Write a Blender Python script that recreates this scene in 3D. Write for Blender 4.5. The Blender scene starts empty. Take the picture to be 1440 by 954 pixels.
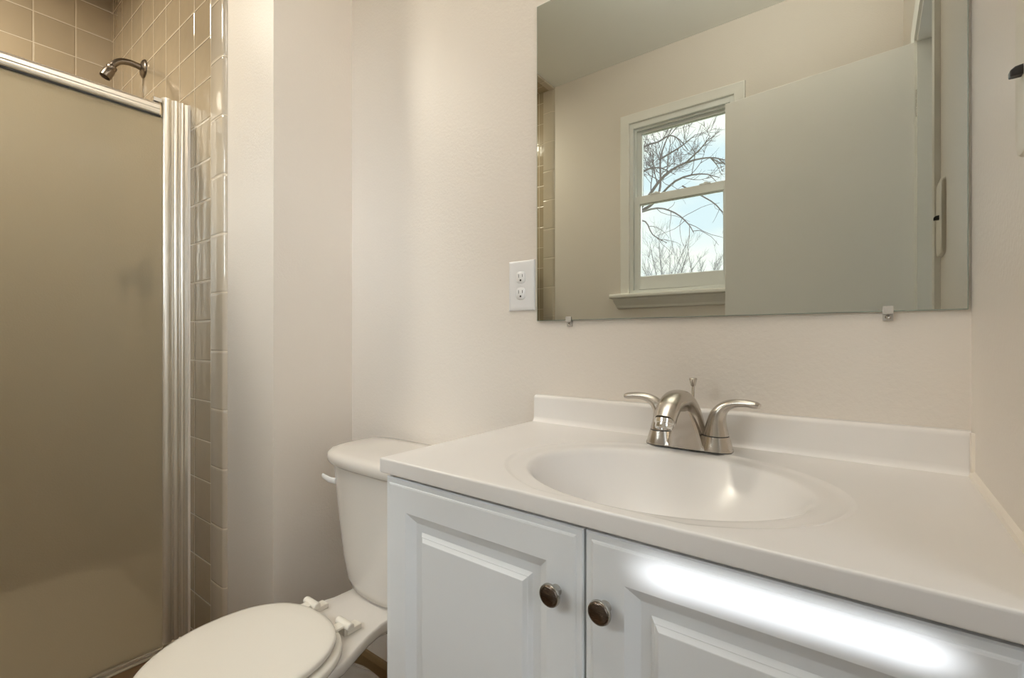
import bpy, bmesh, math, random
from mathutils import Vector, Matrix

SC = bpy.context.scene
COL = SC.collection
PI = math.pi
random.seed(11)

# ------------------------------------------------------------------ camera
cam_d = bpy.data.cameras.new('camera')
cam_d.sensor_width = 36.0
cam_d.lens = 665.8 / 1440 * 36.0
cam_d.clip_start = 0.01
cam = bpy.data.objects.new('camera', cam_d)
COL.objects.link(cam)
cam.location = (0, 0, 1.02)
cam.rotation_euler = (PI / 2, 0, math.radians(37.1335))
SC.camera = cam

SC.view_settings.view_transform = 'Standard'
SC.view_settings.look = 'None'
SC.view_settings.exposure = 0.22
SC.view_settings.gamma = 1.0
SC.view_settings.use_curve_mapping = False
SC.cycles.use_denoising = True
SC.cycles.max_bounces = 14
SC.cycles.diffuse_bounces = 8
SC.cycles.glossy_bounces = 8
SC.cycles.transmission_bounces = 8
SC.cycles.transparent_max_bounces = 12
SC.cycles.caustics_reflective = False
SC.cycles.caustics_refractive = False
SC.cycles.sample_clamp_indirect = 4.0

# ------------------------------------------------------------------ sky
W = bpy.data.worlds.new('sky')
SC.world = W
W.use_nodes = True
nt = W.node_tree
for n in list(nt.nodes):
    nt.nodes.remove(n)
wo = nt.nodes.new('ShaderNodeOutputWorld')
bg = nt.nodes.new('ShaderNodeBackground')
tc = nt.nodes.new('ShaderNodeTexCoord')
mp = nt.nodes.new('ShaderNodeMapping')
mp.inputs['Scale'].default_value = (1.6, 1.6, 5.5)
nz = nt.nodes.new('ShaderNodeTexNoise')
nz.inputs['Scale'].default_value = 1.7
nz.inputs['Detail'].default_value = 5
cr = nt.nodes.new('ShaderNodeValToRGB')
cr.color_ramp.elements[0].position = 0.38
cr.color_ramp.elements[0].color = (0.74, 0.87, 1.0, 1)
cr.color_ramp.elements[1].position = 0.55
cr.color_ramp.elements[1].color = (1.0, 1.0, 1.0, 1)
nt.links.new(tc.outputs['Generated'], mp.inputs['Vector'])
nt.links.new(mp.outputs[0], nz.inputs['Vector'])
nt.links.new(nz.outputs['Fac'], cr.inputs[0])
nt.links.new(cr.outputs[0], bg.inputs['Color'])
bg.inputs['Strength'].default_value = 1.55
nt.links.new(bg.outputs[0], wo.inputs['Surface'])


def lamp(name, kind, loc, energy, color, direction=None, **kw):
    d = bpy.data.lights.new(name, kind)
    d.energy = energy
    d.color = color
    for k, v in kw.items():
        setattr(d, k, v)
    o = bpy.data.objects.new(name, d)
    COL.objects.link(o)
    o.location = loc
    if direction is not None:
        o.rotation_euler = Vector(direction).to_track_quat('-Z', 'Y').to_euler()
    return o


# daylight slanting in through the window
for _n, _d, _a, _e in (('daylight_east', (-0.55, 1.0, -0.60), 60, 11.0), ('daylight_west', (1.0, 1.0, -0.45), 44, 6.0), ('daylight_high', (0.2, 1.0, -1.0), 36, 4.5)):
    lamp(_n, 'SUN', (-2, -6, 5), _e, (0.88, 0.94, 1.0), _d, angle=math.radians(_a))
# assumed ceiling lamp of the bathroom, unseen
lamp('assumed_ceiling_lamp', 'AREA', (-0.62, 0.22, 2.55), 0.8, (1.0, 0.92, 0.80), (0, 0, -1), shape='DISK', size=0.42)
# unseen vanity light added over the mirror, shining up and out
lamp('added_vanity_light', 'AREA', (-0.24, 0.74, 2.12), 1.6, (1.0, 0.95, 0.90), (0, -0.45, 1), shape='RECTANGLE', size=0.4, size_y=0.08)
# unseen fill added to brighten the ceiling, like a bounced flash
lamp('ceiling_fill', 'AREA', (-0.30, 0.22, 2.30), 10.5, (1.0, 0.965, 0.91), (0, -0.15, 1), shape='DISK', size=0.3)
# extra fill light added over the shower to brighten tiles and glass
lamp('shower_fill', 'AREA', (-2.2, -0.15, 2.55), 17.0, (1.0, 0.92, 0.76), (0, 0, -1), shape='DISK', size=0.25)
# area lamp for assumed daylight in the hall beyond the open doorway
lamp('assumed_hall_daylight', 'AREA', (1.15, -0.3, 1.5), 7.0, (0.86, 0.93, 1.0), (-1, 0.35, -0.1), shape='RECTANGLE', size=0.7, size_y=1.2)
# narrow lamp added in the hall, imitating a sun shaft on the cabinet
SHAFT = (-0.72, 0.66, -0.02)
_t = Vector((-0.068, 0.4535, 0.791))
_dir = Vector(SHAFT).normalized()
lamp('added_shaft_lamp', 'AREA', _t - _dir * 0.62, 0.026, (0.93, 0.96, 1.0), SHAFT, shape='RECTANGLE', size=0.150, size_y=0.012,
     spread=math.radians(4))


# ------------------------------------------------------------------ materials
def new_mat(name):
    m = bpy.data.materials.new(name)
    m.use_nodes = True
    t = m.node_tree
    b = t.nodes['Principled BSDF']
    return m, t, b


def basic(name, color, rough=0.5, metal=0.0, bump=0.0, bscale=200.0, coat=0.0, var=0.0, vscale=6.0, spec=0.5):
    m, t, b = new_mat(name)
    b.inputs['Base Color'].default_value = (*color, 1)
    b.inputs['Roughness'].default_value = rough
    b.inputs['Metallic'].default_value = metal
    b.inputs['Coat Weight'].default_value = coat
    b.inputs['Coat Roughness'].default_value = 0.05
    b.inputs['Specular IOR Level'].default_value = spec
    co = t.nodes.new('ShaderNodeTexCoord')
    if bump:
        n = t.nodes.new('ShaderNodeTexNoise')
        n.inputs['Scale'].default_value = bscale
        n.inputs['Detail'].default_value = 3
        bp = t.nodes.new('ShaderNodeBump')
        bp.inputs['Strength'].default_value = bump
        bp.inputs['Distance'].default_value = 0.002
        t.links.new(co.outputs['Object'], n.inputs['Vector'])
        t.links.new(n.outputs['Fac'], bp.inputs['Height'])
        t.links.new(bp.outputs[0], b.inputs['Normal'])
    if var:
        n2 = t.nodes.new('ShaderNodeTexNoise')
        n2.inputs['Scale'].default_value = vscale
        n2.inputs['Detail'].default_value = 2
        mx = t.nodes.new('ShaderNodeMix')
        mx.data_type = 'RGBA'
        mx.inputs[6].default_value = (*[c * (1 - var) for c in color], 1)
        mx.inputs[7].default_value = (*[min(1, c * (1 + var)) for c in color], 1)
        t.links.new(co.outputs['Object'], n2.inputs['Vector'])
        t.links.new(n2.outputs['Fac'], mx.inputs[0])
        t.links.new(mx.outputs[2], b.inputs['Base Color'])
    return m


def mnode(t, op, a, b=None, c=None):
    n = t.nodes.new('ShaderNodeMath')
    n.operation = op
    for i, v in enumerate((a, b, c)):
        if v is None:
            continue
        if isinstance(v, (int, float)):
            n.inputs[i].default_value = v
        else:
            t.links.new(v, n.inputs[i])
    return n.outputs[0]


def tile_mat(name, au, u0, su, av, v0, sv, color, grout, gw=0.0022, single_row=False):
    """square glazed tiles on a grid in object space; au/av are the axes X Y Z"""
    m, t, b = new_mat(name)
    co = t.nodes.new('ShaderNodeTexCoord')
    sp = t.nodes.new('ShaderNodeSeparateXYZ')
    t.links.new(co.outputs['Object'], sp.inputs[0])
    U = mnode(t, 'DIVIDE', mnode(t, 'SUBTRACT', sp.outputs[au], u0), su)
    V = mnode(t, 'DIVIDE', mnode(t, 'SUBTRACT', sp.outputs[av], v0), sv)
    fu, fv = mnode(t, 'FRACT', U), mnode(t, 'FRACT', V)
    du = mnode(t, 'MULTIPLY', mnode(t, 'MINIMUM', fu, mnode(t, 'SUBTRACT', 1.0, fu)), su)
    dv = mnode(t, 'MULTIPLY', mnode(t, 'MINIMUM', fv, mnode(t, 'SUBTRACT', 1.0, fv)), sv)
    d = dv if single_row else mnode(t, 'MINIMUM', du, dv)
    mr = t.nodes.new('ShaderNodeMapRange')
    mr.interpolation_type = 'SMOOTHSTEP'
    mr.inputs['From Min'].default_value = gw * 0.45
    mr.inputs['From Max'].default_value = gw * 0.9
    t.links.new(d, mr.inputs['Value'])
    # height: pillow edge of a tile + slow ripple in the glaze
    edge = t.nodes.new('ShaderNodeMapRange')
    edge.interpolation_type = 'SMOOTHSTEP'
    edge.inputs['From Min'].default_value = gw * 0.3
    edge.inputs['From Max'].default_value = gw * 2.6
    t.links.new(d, edge.inputs['Value'])
    nz = t.nodes.new('ShaderNodeTexNoise')
    nz.inputs['Scale'].default_value = 16
    nz.inputs['Detail'].default_value = 1
    t.links.new(co.outputs['Object'], nz.inputs['Vector'])
    # each tile sits at its own slight tilt
    cu, cv = mnode(t, 'FLOOR', U), mnode(t, 'FLOOR', V)
    cb = t.nodes.new('ShaderNodeCombineXYZ')
    t.links.new(cu, cb.inputs[0])
    t.links.new(cv, cb.inputs[1])
    wn = t.nodes.new('ShaderNodeTexWhiteNoise')
    t.links.new(cb.outputs[0], wn.inputs['Vector'])
    sc = t.nodes.new('ShaderNodeSeparateColor')
    t.links.new(wn.outputs['Color'], sc.inputs[0])
    tu = mnode(t, 'MULTIPLY', mnode(t, 'SUBTRACT', sc.outputs[0], 0.5), mnode(t, 'SUBTRACT', fu, 0.5))
    tv = mnode(t, 'MULTIPLY', mnode(t, 'SUBTRACT', sc.outputs[1], 0.5), mnode(t, 'SUBTRACT', fv, 0.5))
    tilt = mnode(t, 'MULTIPLY', mnode(t, 'ADD', tu, tv), 0.7)
    h = mnode(t, 'ADD', mnode(t, 'ADD', edge.outputs[0], tilt), mnode(t, 'MULTIPLY', nz.outputs['Fac'], 0.9))
    bp = t.nodes.new('ShaderNodeBump')
    bp.inputs['Strength'].default_value = 1.0
    bp.inputs['Distance'].default_value = 0.0012
    t.links.new(h, bp.inputs['Height'])
    t.links.new(bp.outputs[0], b.inputs['Normal'])
    # colour
    tone = t.nodes.new('ShaderNodeMix')
    tone.data_type = 'RGBA'
    tone.inputs[6].default_value = (*[c * 0.94 for c in color], 1)
    tone.inputs[7].default_value = (*[c * 1.06 for c in color], 1)
    t.links.new(sc.outputs[2], tone.inputs[0])
    mx = t.nodes.new('ShaderNodeMix')
    mx.data_type = 'RGBA'
    mx.inputs[6].default_value = (*grout, 1)
    t.links.new(tone.outputs[2], mx.inputs[7])
    t.links.new(mr.outputs[0], mx.inputs[0])
    t.links.new(mx.outputs[2], b.inputs['Base Color'])
    rr = mnode(t, 'SUBTRACT', 0.75, mnode(t, 'MULTIPLY', mr.outputs[0], 0.66))
    t.links.new(rr, b.inputs['Roughness'])
    b.inputs['Coat Weight'].default_value = 0.6
    b.inputs['Coat Roughness'].default_value = 0.08
    b.inputs['Coat IOR'].default_value = 1.6
    t.links.new(bp.outputs[0], b.inputs['Coat Normal'])
    return m


def glass_pane_mat(name, tint):
    m = bpy.data.materials.new(name)
    m.use_nodes = True
    t = m.node_tree
    t.nodes.remove(t.nodes['Principled BSDF'])
    out = t.nodes['Material Output']
    tr = t.nodes.new('ShaderNodeBsdfTransparent')
    tr.inputs[0].default_value = (*tint, 1)
    gl = t.nodes.new('ShaderNodeBsdfGlossy')
    gl.inputs['Roughness'].default_value = 0.0
    fr = t.nodes.new('ShaderNodeFresnel')
    fr.inputs['IOR'].default_value = 1.3
    mx = t.nodes.new('ShaderNodeMixShader')
    t.links.new(fr.outputs[0], mx.inputs[0])
    t.links.new(tr.outputs[0], mx.inputs[1])
    t.links.new(gl.outputs[0], mx.inputs[2])
    t.links.new(mx.outputs[0], out.inputs['Surface'])
    return m


def frosted_mat():
    m, t, b = new_mat('obscure_glass')
    out = t.nodes['Material Output']
    co = t.nodes.new('ShaderNodeTexCoord')
    n = t.nodes.new('ShaderNodeTexNoise')
    n.inputs['Scale'].default_value = 260
    n.inputs['Detail'].default_value = 2
    bp = t.nodes.new('ShaderNodeBump')
    bp.inputs['Strength'].default_value = 0.5
    bp.inputs['Distance'].default_value = 0.001
    t.links.new(co.outputs['Object'], n.inputs['Vector'])
    t.links.new(n.outputs['Fac'], bp.inputs['Height'])
    b.inputs['Base Color'].default_value = (0.95, 0.92, 0.85, 1)
    b.inputs['Roughness'].default_value = 0.15
    b.inputs['IOR'].default_value = 1.12
    b.inputs['Transmission Weight'].default_value = 1.0
    t.links.new(bp.outputs[0], b.inputs['Normal'])
    tl = t.nodes.new('ShaderNodeBsdfTranslucent')
    tl.inputs[0].default_value = (0.90, 0.85, 0.70, 1)
    df = t.nodes.new('ShaderNodeBsdfDiffuse')
    df.inputs[0].default_value = (0.82, 0.77, 0.62, 1)
    m1 = t.nodes.new('ShaderNodeMixShader')
    m1.inputs[0].default_value = 0.5
    t.links.new(tl.outputs[0], m1.inputs[1])
    t.links.new(df.outputs[0], m1.inputs[2])
    m2 = t.nodes.new('ShaderNodeMixShader')
    m2.inputs[0].default_value = 0.44
    t.links.new(b.outputs[0], m2.inputs[1])
    t.links.new(m1.outputs[0], m2.inputs[2])
    t.links.new(m2.outputs[0], out.inputs['Surface'])
    return m


def plank_mat():
    m, t, b = new_mat('wood_plank_floor')
    co = t.nodes.new('ShaderNodeTexCoord')
    br = t.nodes.new('ShaderNodeTexBrick')
    br.inputs['Scale'].default_value = 1.0
    br.inputs['Brick Width'].default_value = 0.9
    br.inputs['Row Height'].default_value = 0.11
    br.inputs['Mortar Size'].default_value = 0.0015
    br.inputs['Color1'].default_value = (0.26, 0.16, 0.075, 1)
    br.inputs['Color2'].default_value = (0.33, 0.21, 0.105, 1)
    br.inputs['Mortar'].default_value = (0.06, 0.04, 0.02, 1)
    mp = t.nodes.new('ShaderNodeMapping')
    mp.inputs['Rotation'].default_value = (0, 0, PI / 2)
    t.links.new(co.outputs['Object'], mp.inputs['Vector'])
    t.links.new(mp.outputs[0], br.inputs['Vector'])
    mp2 = t.nodes.new('ShaderNodeMapping')
    mp2.inputs['Scale'].default_value = (40, 2.5, 1)
    t.links.new(co.outputs['Object'], mp2.inputs['Vector'])
    n = t.nodes.new('ShaderNodeTexNoise')
    n.inputs['Scale'].default_value = 1.5
    n.inputs['Detail'].default_value = 4
    t.links.new(mp2.outputs[0], n.inputs['Vector'])
    mx = t.nodes.new('ShaderNodeMix')
    mx.data_type = 'RGBA'
    mx.blend_type = 'MULTIPLY'
    mx.inputs[0].default_value = 0.6
    t.links.new(br.outputs['Color'], mx.inputs[6])
    t.links.new(n.outputs['Color'], mx.inputs[7])
    t.links.new(mx.outputs[2], b.inputs['Base Color'])
    b.inputs['Roughness'].default_value = 0.4
    return m


def brushed(name, color, rough=0.28):
    m, t, b = new_mat(name)
    b.inputs['Base Color'].default_value = (*color, 1)
    b.inputs['Metallic'].default_value = 1.0
    co = t.nodes.new('ShaderNodeTexCoord')
    mp = t.nodes.new('ShaderNodeMapping')
    mp.inputs['Scale'].default_value = (1, 1, 14)
    n = t.nodes.new('ShaderNodeTexNoise')
    n.inputs['Scale'].default_value = 120
    t.links.new(co.outputs['Object'], mp.inputs['Vector'])
    t.links.new(mp.outputs[0], n.inputs['Vector'])
    r = mnode(t, 'ADD', mnode(t, 'MULTIPLY', n.outputs['Fac'], 0.12), rough - 0.06)
    t.links.new(r, b.inputs['Roughness'])
    return m


M = {}
M['wall'] = basic('cream_wall_paint', (0.745, 0.69, 0.63), 0.42, bump=0.25, bscale=170, spec=0.35)
M['ceil'] = basic('white_ceiling_paint', (0.84, 0.85, 0.82), 0.6, bump=0.15, bscale=150)
M['trim'] = basic('white_trim_paint', (0.88, 0.87, 0.83), 0.3)
M['door'] = basic('white_door_paint', (0.89, 0.875, 0.845), 0.28, bump=0.12, bscale=60)
M['cab'] = basic('white_cabinet_lacquer', (0.74, 0.755, 0.77), 0.32)
M['marble'] = basic('white_cultured_marble', (0.79, 0.765, 0.745), 0.24, coat=0.1, var=0.015, vscale=9)
M['china'] = basic('white_vitreous_china', (0.68, 0.645, 0.605), 0.12, coat=0.4)
M['seat'] = basic('white_toilet_seat_plastic', (0.77, 0.73, 0.66), 0.2)
M['nickel'] = brushed('brushed_nickel', (0.56, 0.52, 0.47), 0.24)
M['bronze'] = brushed('dark_nickel', (0.24, 0.205, 0.17), 0.3)
M['knob_face'] = brushed('dark_bronze', (0.15, 0.12, 0.10), 0.26)
M['rimmetal'] = brushed('satin_nickel_rim', (0.45, 0.43, 0.40), 0.2)
M['gold_alu'] = basic('polished_aluminium', (0.92, 0.88, 0.80), 0.22, metal=0.72)
M['dark'] = basic('black_plastic', (0.012, 0.011, 0.012), 0.35)
M['gap'] = basic('dark_gasket', (0.03, 0.03, 0.03), 0.6)
M['plate'] = basic('white_outlet_plastic', (0.78, 0.78, 0.79), 0.3)
M['switch'] = basic('cream_switch_plate', (0.72, 0.67, 0.58), 0.35)
M['caulk'] = basic('white_caulk', (0.78, 0.72, 0.64), 0.4)
M['mirror'] = basic('mirror_silvering', (0.61, 0.63, 0.58), 0.0, metal=1.0)
M['glass_edge'] = basic('mirror_glass_edge', (0.32, 0.38, 0.33), 0.15)
M['clip'] = basic('clear_plastic_clip', (0.50, 0.48, 0.45), 0.12)
M['pane'] = glass_pane_mat('window_glass', (0.97, 0.99, 0.98))
M['vinyl'] = basic('white_vinyl', (0.85, 0.87, 0.86), 0.3)
M['frost'] = frosted_mat()
M['floor'] = plank_mat()
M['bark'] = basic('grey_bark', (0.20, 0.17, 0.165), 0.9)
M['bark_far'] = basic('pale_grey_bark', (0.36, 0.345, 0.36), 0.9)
M['grass'] = basic('dry_lawn', (0.20, 0.21, 0.10), 0.95, var=0.3)
M['baseboard'] = basic('brown_stained_baseboard', (0.24, 0.16, 0.075), 0.4, var=0.2, vscale=20)
M['pan'] = basic('cream_shower_pan', (0.62, 0.55, 0.44), 0.3)
M['chrome'] = basic('chrome', (0.75, 0.74, 0.72), 0.1, metal=1.0)
TILE = (0.41, 0.335, 0.235)
GROUT = (0.66, 0.58, 0.46)
M['tile_end'] = tile_mat('beige_wall_tile_end', 0, -1.668, 0.1335, 2, 1.0787, 0.1294, TILE, GROUT)
M['tile_left'] = tile_mat('beige_wall_tile_left', 1, 0.4967, 0.1317, 2, 1.0837, 0.1294, TILE, GROUT)
M['tile_ceil'] = tile_mat('beige_ceiling_tile', 0, -1.668, 0.1335, 1, 0.4967, 0.1317, TILE, GROUT)
M['bullnose'] = tile_mat('beige_bullnose_tile', 0, 0, 10, 2, 0.9814, 0.1812, (0.54, 0.475, 0.385), GROUT, 0.0026, True)
M['bullnose_y'] = tile_mat('beige_bullnose_tile_ceiling', 0, 0, 10, 1, 0.9814, 0.1812, (0.54, 0.475, 0.385), GROUT, 0.0026, True)


# ------------------------------------------------------------------ geometry helpers
def BM():
    return bmesh.new()


def box(bm, x0, x1, y0, y1, z0, z1):
    v = [bm.verts.new(p) for p in ((x0, y0, z0), (x1, y0, z0), (x1, y1, z0), (x0, y1, z0),
                                   (x0, y0, z1), (x1, y0, z1), (x1, y1, z1), (x0, y1, z1))]
    for f in ((0, 3, 2, 1), (4, 5, 6, 7), (0, 1, 5, 4), (1, 2, 6, 5), (2, 3, 7, 6), (3, 0, 4, 7)):
        bm.faces.new([v[i] for i in f])
    return bm


def loft(bm, rings, cap0=True, cap1=True, closed=True):
    vr = [[bm.verts.new(p) for p in r] for r in rings]
    n = len(rings[0])
    for a, b in zip(vr, vr[1:]):
        for i in range(n if closed else n - 1):
            j = (i + 1) % n
            bm.faces.new((a[i], a[j], b[j], b[i]))
    if cap0:
        bm.faces.new(list(reversed(vr[0])))
    if cap1:
        bm.faces.new(vr[-1])
    return vr


def lathe(bm, prof, o=(0, 0, 0), axis='z', n=32, cap0=True, cap1=True):
    """prof = [(radius, height)...] around axis through o"""
    rings = []
    for r, h in prof:
        ring = []
        for i in range(n):
            a = 2 * PI * i / n
            c, s = r * math.cos(a), r * math.sin(a)
            if axis == 'z':
                p = (o[0] + c, o[1] + s, o[2] + h)
            elif axis == 'y':
                p = (o[0] + s, o[1] + h, o[2] + c)
            elif axis == '-y':
                p = (o[0] + c, o[1] - h, o[2] + s)
            else:
                p = (o[0] + h, o[1] + c, o[2] + s)
            ring.append(p)
        rings.append(ring)
    loft(bm, rings, cap0, cap1)
    return bm


def catmull(pts, k=6):
    P = [Vector(p) for p in pts]
    P = [P[0] * 2 - P[1]] + P + [P[-1] * 2 - P[-2]]
    out = []
    for i in range(1, len(P) - 2):
        for j in range(k):
            t = j / k
            a, b, c, d = P[i - 1], P[i], P[i + 1], P[i + 2]
            out.append(0.5 * ((2 * b) + (c - a) * t + (2 * a - 5 * b + 4 * c - d) * t * t + (3 * b - a - 3 * c + d) * t ** 3))
    out.append(P[-2])
    return out


def sweep(bm, pts, w, h, side, n=20, k=6, nexp=2.0):
    """sweep a superellipse section (half sizes w along `side`, h across) along a smooth path"""
    path = catmull(pts, k)
    ws = [x.x for x in catmull([(a, 0, 0) for a in w], k)]
    hs = [x.x for x in catmull([(a, 0, 0) for a in h], k)]
    side = Vector(side)
    rings = []
    for i, p in enumerate(path):
        t = (path[min(i + 1, len(path) - 1)] - path[max(i - 1, 0)]).normalized()
        s = (side - t * side.dot(t)).normalized()
        u = t.cross(s)
        ring = []
        for j in range(n):
            a = 2 * PI * j / n
            c, q = math.cos(a), math.sin(a)
            c = math.copysign(abs(c) ** (2 / nexp), c)
            q = math.copysign(abs(q) ** (2 / nexp), q)
            ring.append(p + s * (ws[i] * c) + u * (hs[i] * q))
        rings.append(ring)
    loft(bm, rings)
    return bm


def egg(cx, cy, hw, front, back, nf=2.0, nb=2.0, n=64):
    out = []
    for i in range(n):
        a = 2 * PI * i / n
        c, s = math.cos(a), math.sin(a)
        e = nb if s > 0 else nf
        x = math.copysign(abs(c) ** (2 / e), c) * hw
        y = math.copysign(abs(s) ** (2 / e), s) * (back if s > 0 else front)
        out.append((cx + x, cy + y))
    return out


def prism_z(bm, outline, levels):
    """levels = [(z, inset scale about centroid dx, dy)]"""
    cx = sum(p[0] for p in outline) / len(outline)
    cy = sum(p[1] for p in outline) / len(outline)
    mx = max(abs(p[0] - cx) for p in outline)
    my = max(abs(p[1] - cy) for p in outline)
    rings = []
    for z, ins in levels:
        rings.append([(cx + (p[0] - cx) * (mx - ins) / mx, cy + (p[1] - cy) * (my - ins) / my, z) for p in outline])
    loft(bm, rings)
    return bm


def obj(name, bm, mat, parent=None, smooth=None, bevel=0.0, seg=2):
    bmesh.ops.remove_doubles(bm, verts=bm.verts, dist=1e-6)
    bmesh.ops.recalc_face_normals(bm, faces=bm.faces)
    me = bpy.data.meshes.new(name)
    bm.to_mesh(me)
    bm.free()
    mats = mat if isinstance(mat, list) else [mat]
    for mm in mats:
        me.materials.append(mm)
    o = bpy.data.objects.new(name, me)
    COL.objects.link(o)
    if parent is not None:
        o.parent = parent
        pm = Matrix.Translation(Vector((0, 0, 0)))
        root = parent
        while root is not None:
            pm = Matrix.Translation(root.location) @ pm
            root = root.parent
        o.matrix_parent_inverse = Matrix.Identity(4)
        inv = pm.inverted()
        me.transform(inv)
    if bevel:
        md = o.modifiers.new('bevel', 'BEVEL')
        md.width = bevel
        md.segments = seg
        md.limit_method = 'ANGLE'
        md.angle_limit = math.radians(40)
    if smooth is not None:
        for p in me.polygons:
            p.use_smooth = True
        me.set_sharp_from_angle(angle=math.radians(smooth))
    return o


def thing(name, label, cat, loc, group=None):
    o = bpy.data.objects.new(name, None)
    o.empty_display_size = 0.05
    COL.objects.link(o)
    o.location = loc
    o['label'] = label
    o['category'] = cat
    if group:
        o['group'] = group
    return o


def tag(o, label, cat, group=None):
    o['label'] = label
    o['category'] = cat
    if group:
        o['group'] = group
    return o


def structure(o, label, cat):
    o['kind'] = 'structure'
    o['label'] = label
    o['category'] = cat
    return o


# ------------------------------------------------------------------ dimensions
D = 0.8739        # mirror wall
XR = 0.1075       # right wall
XL = -1.286       # wall left of the toilet
YE = 0.6308       # face of the plumbing wall
YT = 0.6208       # face of its tiles
XS = -2.7586      # tiled left wall of the shower
YF = -0.765       # window wall
ZC = 2.5794       # ceiling
XD = -1.8434      # shower door
XB = -1.668       # tile / bullnose joint
T = 0.10
WX0, WX1, WZ0, WZ1 = -1.07, -0.53, 1.27, 2.215     # window opening
DY0, DY1, DZ = -0.06, 0.4665, 1.885                # doorway

# ------------------------------------------------------------------ room shell
bm = BM()
box(bm, XS - T, 1.5, -1.75, D + T, -0.12, 0.0)
structure(obj('floor', bm, M['floor']), 'brown wood plank floor of the bathroom', 'floor')
bm = BM()
box(bm, XS - T, 1.5, -1.75, D + T, ZC, ZC + 0.1)
structure(obj('ceiling', bm, M['ceil']), 'white painted ceiling seen in the mirror', 'ceiling')
bm = BM()
box(bm, XL, XR, D, D + T, 0, ZC)
structure(obj('wall_back', bm, M['wall']), 'cream painted wall behind mirror and toilet', 'wall')
bm = BM()
box(bm, XS - T, XL, YE, D + T, 0, ZC)
structure(obj('wall_left', bm, M['wall']), 'cream painted plumbing wall between toilet and shower', 'wall')
bm = BM()
box(bm, XS - T, XS, YF - T, YE, 0, ZC)
structure(obj('wall_shower', bm, M['tile_left']), 'beige square tiled wall at the far side of the shower', 'wall')
bm = BM()
box(bm, XS, XB, YT, YE, 0, ZC - 0.012)
structure(obj('wall_shower_end', bm, M['tile_end']), 'beige square tiles around the shower head', 'wall')
# window wall with its opening
bm = BM()
box(bm, XS, WX0, YF - T, YF, 0, ZC)
box(bm, WX1, XR + 0.11, YF - T, YF, 0, ZC)
box(bm, WX0, WX1, YF - T, YF, 0, WZ0)
box(bm, WX0, WX1, YF - T, YF, WZ1, ZC)
structure(obj('wall_front', bm, M['wall']), 'cream painted wall around the window, seen in the mirror', 'wall')
bm = BM()
box(bm, XS, -1.638, YF, YF + 0.010, 0, ZC - 0.012)
structure(obj('wall_shower_front', bm, M['tile_end']), 'beige tiles on the window wall beside the shower, seen in the mirror', 'wall')
# right wall with the doorway
bm = BM()
box(bm, XR, XR + 0.11, DY1, D + T, 0, ZC)
box(bm, XR, XR + 0.11, YF, DY0, 0, ZC)
box(bm, XR, XR + 0.11, DY0, DY1, DZ, ZC)
structure(obj('wall_right', bm, M['wall']), 'cream painted wall to the right of the vanity', 'wall')
# hall beyond the doorway
bm = BM()
box(bm, 1.4, 1.5, -1.75, D + T, 0, ZC)
box(bm, XR + 0.11, 1.4, D, D + T, 0, ZC)
box(bm, XR + 0.11, 1.4, -1.75, -1.65, 0, ZC)
box(bm, XR + 0.11, XR + 0.2, -1.65, YF - T, 0, ZC)
structure(obj('wall_hall', bm, M['trim']), 'pale wall of the hall beyond the doorway', 'wall')


def bullnose(name, profile, z0, z1, mat, label):
    bm = BM()
    loft(bm, [[(x, y, z0) for x, y in profile], [(x, y, z1) for x, y in profile]])
    return structure(obj(name, bm, mat, smooth=50), label, 'tile trim')


prof = [(XB, YE), (XB, YT), (XB + 0.010, YT - 0.0016)]
prof += [(XB + 0.055, YT - 0.0024), (XB + 0.078, YT - 0.0018)]
for i in range(0, 9):
    a = PI / 2 * i / 8
    prof.append((XB + 0.084 + 0.0125 * math.sin(a), YT + 0.011 - 0.0125 * math.cos(a)))
prof.append((XB + 0.0965, YE))
bullnose('trim_1', prof, 0, ZC, M['bullnose'], 'column of rounded beige edge tiles beside the shower tiles')
prof = [(-1.638, YF), (-1.638, YF + 0.010), (-1.58, YF + 0.0105), (-1.568, YF + 0.008), (-1.561, YF + 0.003), (-1.559, YF)]
bullnose('trim_2', prof, 0, ZC - 0.012, M['bullnose'], 'rounded beige edge tiles on the window wall, seen in the mirror')
bm = BM()
box(bm, XS, -1.60, YF, YE, ZC - 0.012, ZC)
structure(obj('ceiling_shower', bm, M['tile_ceil']), 'beige tiled ceiling over the shower', 'ceiling')
bm = BM()
box(bm, -1.60, -1.556, YF, YE, ZC - 0.014, ZC)
structure(obj('trim_3', bm, M['bullnose_y'], bevel=0.006), 'pale edge tiles along the shower ceiling, seen in the mirror', 'tile trim')
bm = BM()
box(bm, XS, XD + 0.020, YF, YT, 0, 0.006)
pan = structure(obj('floor_shower', bm, M['pan'], bevel=0.002), 'beige shower pan with a low curb', 'shower pan')
# baseboards
bm = BM()
loft(bm, [[(x, D, 0), (x, D - 0.012, 0), (x, D - 0.012, 0.07), (x, D - 0.006, 0.082), (x, D, 0.085)] for x in (XL, -0.586)])
structure(obj('baseboard_back', bm, M['baseboard']), 'brown baseboard behind the toilet', 'baseboard')
bm = BM()
loft(bm, [[(XL, y, 0), (XL + 0.012, y, 0), (XL + 0.012, y, 0.07), (XL + 0.006, y, 0.082), (XL, y, 0.085)] for y in (YE, D - 0.013)])
structure(obj('baseboard_left', bm, M['baseboard']), 'brown baseboard on the wall left of the toilet', 'baseboard')
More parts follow.
